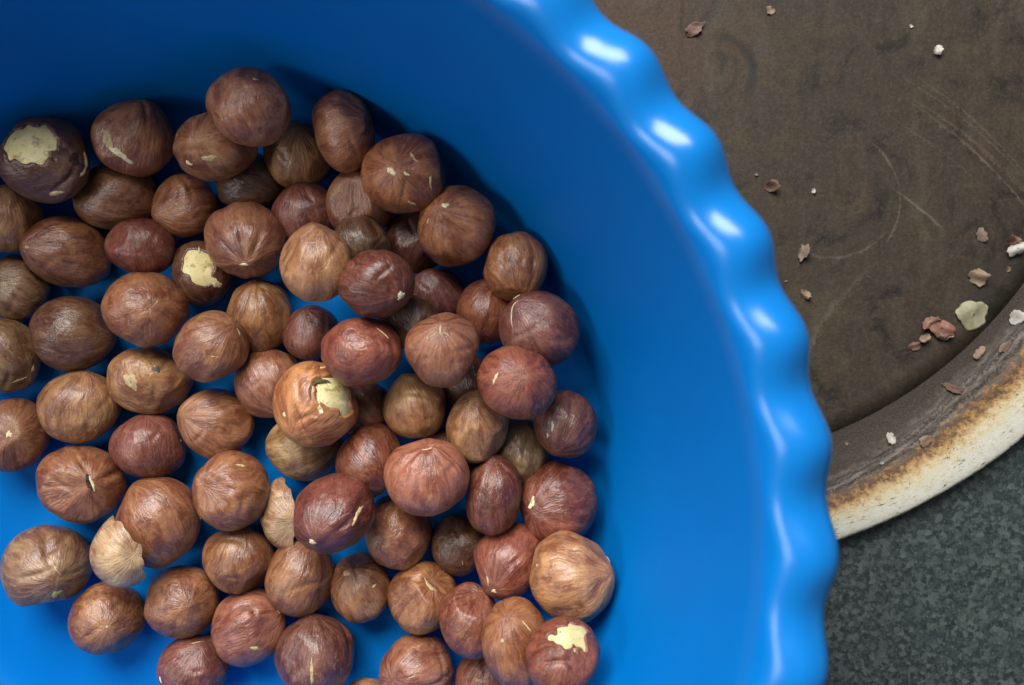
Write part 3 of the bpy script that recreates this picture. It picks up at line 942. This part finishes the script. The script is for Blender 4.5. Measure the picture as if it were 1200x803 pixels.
# ---------------------------------------------------------------- skin flakes and crumbs on the tray
def flake(name, px, py, lx, ly, ang, curl, mat, label, group, seed, z0=1.5, lift=.05, ragged=.16, cat='skin flake'):
    g = np.random.default_rng(seed)
    k = PX * (ZC - z0) / DREF
    nr, nc = 9, 44
    ph = np.linspace(0, 2 * np.pi, nc, endpoint=False)
    edge = 1 + sum(ragged * g.uniform(.4, 1) / (1 + .25 * q) * np.sin(q * ph + g.uniform(0, 6.28)) for q in (2, 3, 5, 7, 11))
    nz = Noise(g, 2.6)
    top = []
    for rho in np.linspace(1, .05, nr):
        x = rho * edge * np.cos(ph); y = rho * edge * np.sin(ph)
        h = curl * .6 * (.55 * x * x - .35 * y * y + .2 * x) + .28 * abs(curl) * nz(np.c_[x, y, np.full(nc, seed % 7)])
        top.append(np.c_[x * lx * k, y * ly * k, h])
    T = np.vstack(top)
    T[:, 2] -= T[:, 2].min()
    th = .06
    B = T.copy()
    T[:, 2] += th
    n = len(T)
    f = grid_faces(nr, nc)
    f.append(tuple((nr - 1) * nc + j for j in range(nc)))
    fb = [tuple(n + q for q in t[::-1]) for t in f]
    side = [(j, n + j, n + (j + 1) % nc, (j + 1) % nc) for j in range(nc)]
    side = [t[::-1] for t in side]
    c0 = np.array([0, 0, 0.0])
    V = np.vstack([T, B])
    a0, b0, d0 = V[f[0][0]], V[f[0][1]], V[f[0][2]]
    fl = f if np.cross(b0 - a0, d0 - a0)[2] > 0 else [t[::-1] for t in f]
    fbl = fb if fl is f else [t[::-1] for t in fb]
    sdl = side if fl is f else [t[::-1] for t in side]
    o = mesh_obj(name, V, fl + fbl + sdl, mat)
    w = px2w(px, py, z0)
    o.location = (w[0] * MM, w[1] * MM, (z0 + lift) * MM)
    o.rotation_euler = (0, 0, math.radians(ang))
    tag(o, label, cat, group)
    return o


FG = 'loose skin flakes on the tray'
F_GREEN = flat_material('flake_pale_green', (.20, .185, .11), (.31, .29, .19), .6, 500)
F_PINK = flat_material('flake_pink_brown', (.17, .080, .056), (.28, .15, .11), .6, 500)
F_RED = flat_material('flake_red_brown', (.120, .064, .050), (.165, .092, .072), .6, 500)
F_WHITE = flat_material('flake_white', (.36, .34, .29), (.48, .46, .41), .6, 500)
F_TAN = flat_material('flake_tan', (.19, .125, .085), (.27, .20, .14), .6, 500)
F_DUN = flat_material('flake_dun', (.12, .085, .065), (.18, .13, .10), .6, 500)


def tray_z(px, py):
    w = px2w(px, py, 2.0)[:2]
    r = math.hypot(*(w - TC))
    pr = np.array([(0, 1.5)] + prof_rim[:14])
    return float(np.interp(r, pr[:, 0], pr[:, 1]))


fl = [
 ('skin_flake', 1138, 369, 19, 16, 15, 2.2, F_GREEN, 'largest flake, pale green and translucent looking, beside crumpled pink skin'),
 ('skin_flake', 1100, 384, 19, 9, -28, 2.6, F_PINK, 'crumpled pinkish brown skin flake touching the pale green one'),
 ('skin_flake', 1087, 379, 10, 6, 35, 2.0, F_PINK, 'pinkish flake forming the left wing of the crumpled cluster'),
 ('skin_flake', 1105, 393, 8, 6, -10, 1.8, F_TAN, 'pale tip of skin below the crumpled pink flake'),
 ('skin_flake', 1082, 397, 6, 5, 30, 1.2, F_TAN, 'small tan scrap at lower left end of crumpled cluster'),
 ('skin_flake', 1071, 406, 8, 5, 20, 1.0, F_RED, 'dark red scrap just below left of crumpled cluster'),
 ('skin_flake', 1187, 292, 10, 8, 20, 2.0, F_WHITE, 'cream white scrap near right picture edge, under a red brown tip'),
 ('skin_flake', 1184, 281, 8, 5, -15, 1.8, F_PINK, 'red brown tip of skin touching the cream white scrap'),
 ('skin_flake', 1144, 325, 11, 9, -20, 2.0, F_TAN, 'round curled tan flake between white scrap and pale green flake'),
 ('skin_flake', 1149, 276, 6, 8, 5, .8, F_DUN, 'faint dun flake left of the cream white scrap'),
 ('skin_flake', 1190, 372, 10, 8, -25, 1.6, F_WHITE, 'bright white flake at right picture edge right of pale green flake'),
 ('skin_flake', 1146, 414, 8, 5, 55, 1.4, F_TAN, 'small beige flake at inner edge of tray rim below pale green flake'),
 ('skin_flake', 1176, 407, 8, 5, 50, .8, F_TAN, 'beige flake lying on grey rim band near right edge'),
 ('skin_flake', 1115, 455, 12, 4, -25, .8, F_RED, 'thin reddish shred lying along the inner rim'),
 ('skin_flake', 1043, 514, 5, 7, 10, 1.0, F_WHITE, 'small whitish flake on inner rim near the bowl'),
 ('skin_flake', 1083, 517, 8, 6, 35, .9, F_TAN, 'beige square flake where rim turns rusty'),
 ('skin_flake', 1097, 60, 5, 6, 0, 1.0, F_WHITE, 'small white flake in upper right of tray floor'),
 ('skin_flake', 902, 13, 5, 5, 0, 1.0, F_TAN, 'pinkish beige crumb flake at top edge of picture'),
 ('skin_flake', 813, 35, 12, 7, 25, 1.6, F_RED, 'reddish brown flake above the smudged ring near bowl'),
 ('skin_flake', 903, 219, 8, 6, -20, 1.6, F_RED, 'reddish flake beside the bowl in middle of tray edge view'),
 ('skin_flake', 940, 296, 5, 10, -15, 1.6, F_DUN, 'brownish upright scrap beside the bowl lower on the tray'),
 ('skin_flake', 943, 345, 7, 4, -40, 1.2, F_TAN, 'small tan sliver beside the bowl below the brownish scrap'),
]
for i, (nm, x, y, lx, ly, a, cu, mt, lb) in enumerate(fl):
    flake(nm, x, y, lx, ly, a, cu, mt, lb, FG, 40 + i, z0=tray_z(x, y) + (.5 if i in (1, 3, 7) else 0), ragged=.13 if i == 0 else .24)

cg = np.random.default_rng(11)
crumbs = [(953, 224, 3.2, F_WHITE, 'tiny white crumb standing out beside the bowl rim, right of a reddish flake'),
          (1067, 31, 2.4, F_WHITE, 'tiny white crumb up left of the small white flake near top edge'),
          (886, 205, 2, F_TAN, 'tiny tan speck between bowl rim and the reddish flake'),
          (921, 330, 2.0, F_TAN, 'tiny tan speck touching the bowl rim outline below the upright scrap'),
          (1181, 316, 3.2, F_TAN, 'small tan crumb just below the cream white scrap at right edge'),
          (992, 519, 2.8, F_TAN, 'tan crumb beside the bowl where the tray floor meets its rim'),
          (1033, 542, 2.6, F_WHITE, 'tiny whitish crumb lowest on the grey rim band near the bowl'),
          (1104, 452, 2, F_RED, 'tiny red speck at upper end of the thin reddish shred')]
for i, (x, y, s, mt, lb) in enumerate(crumbs):
    flake('crumb', x, y, s, s * cg.uniform(.6, .9), cg.uniform(0, 180), .5, mt, lb, 'tiny crumbs on the tray', 200 + i, z0=tray_z(x, y), cat='crumb')
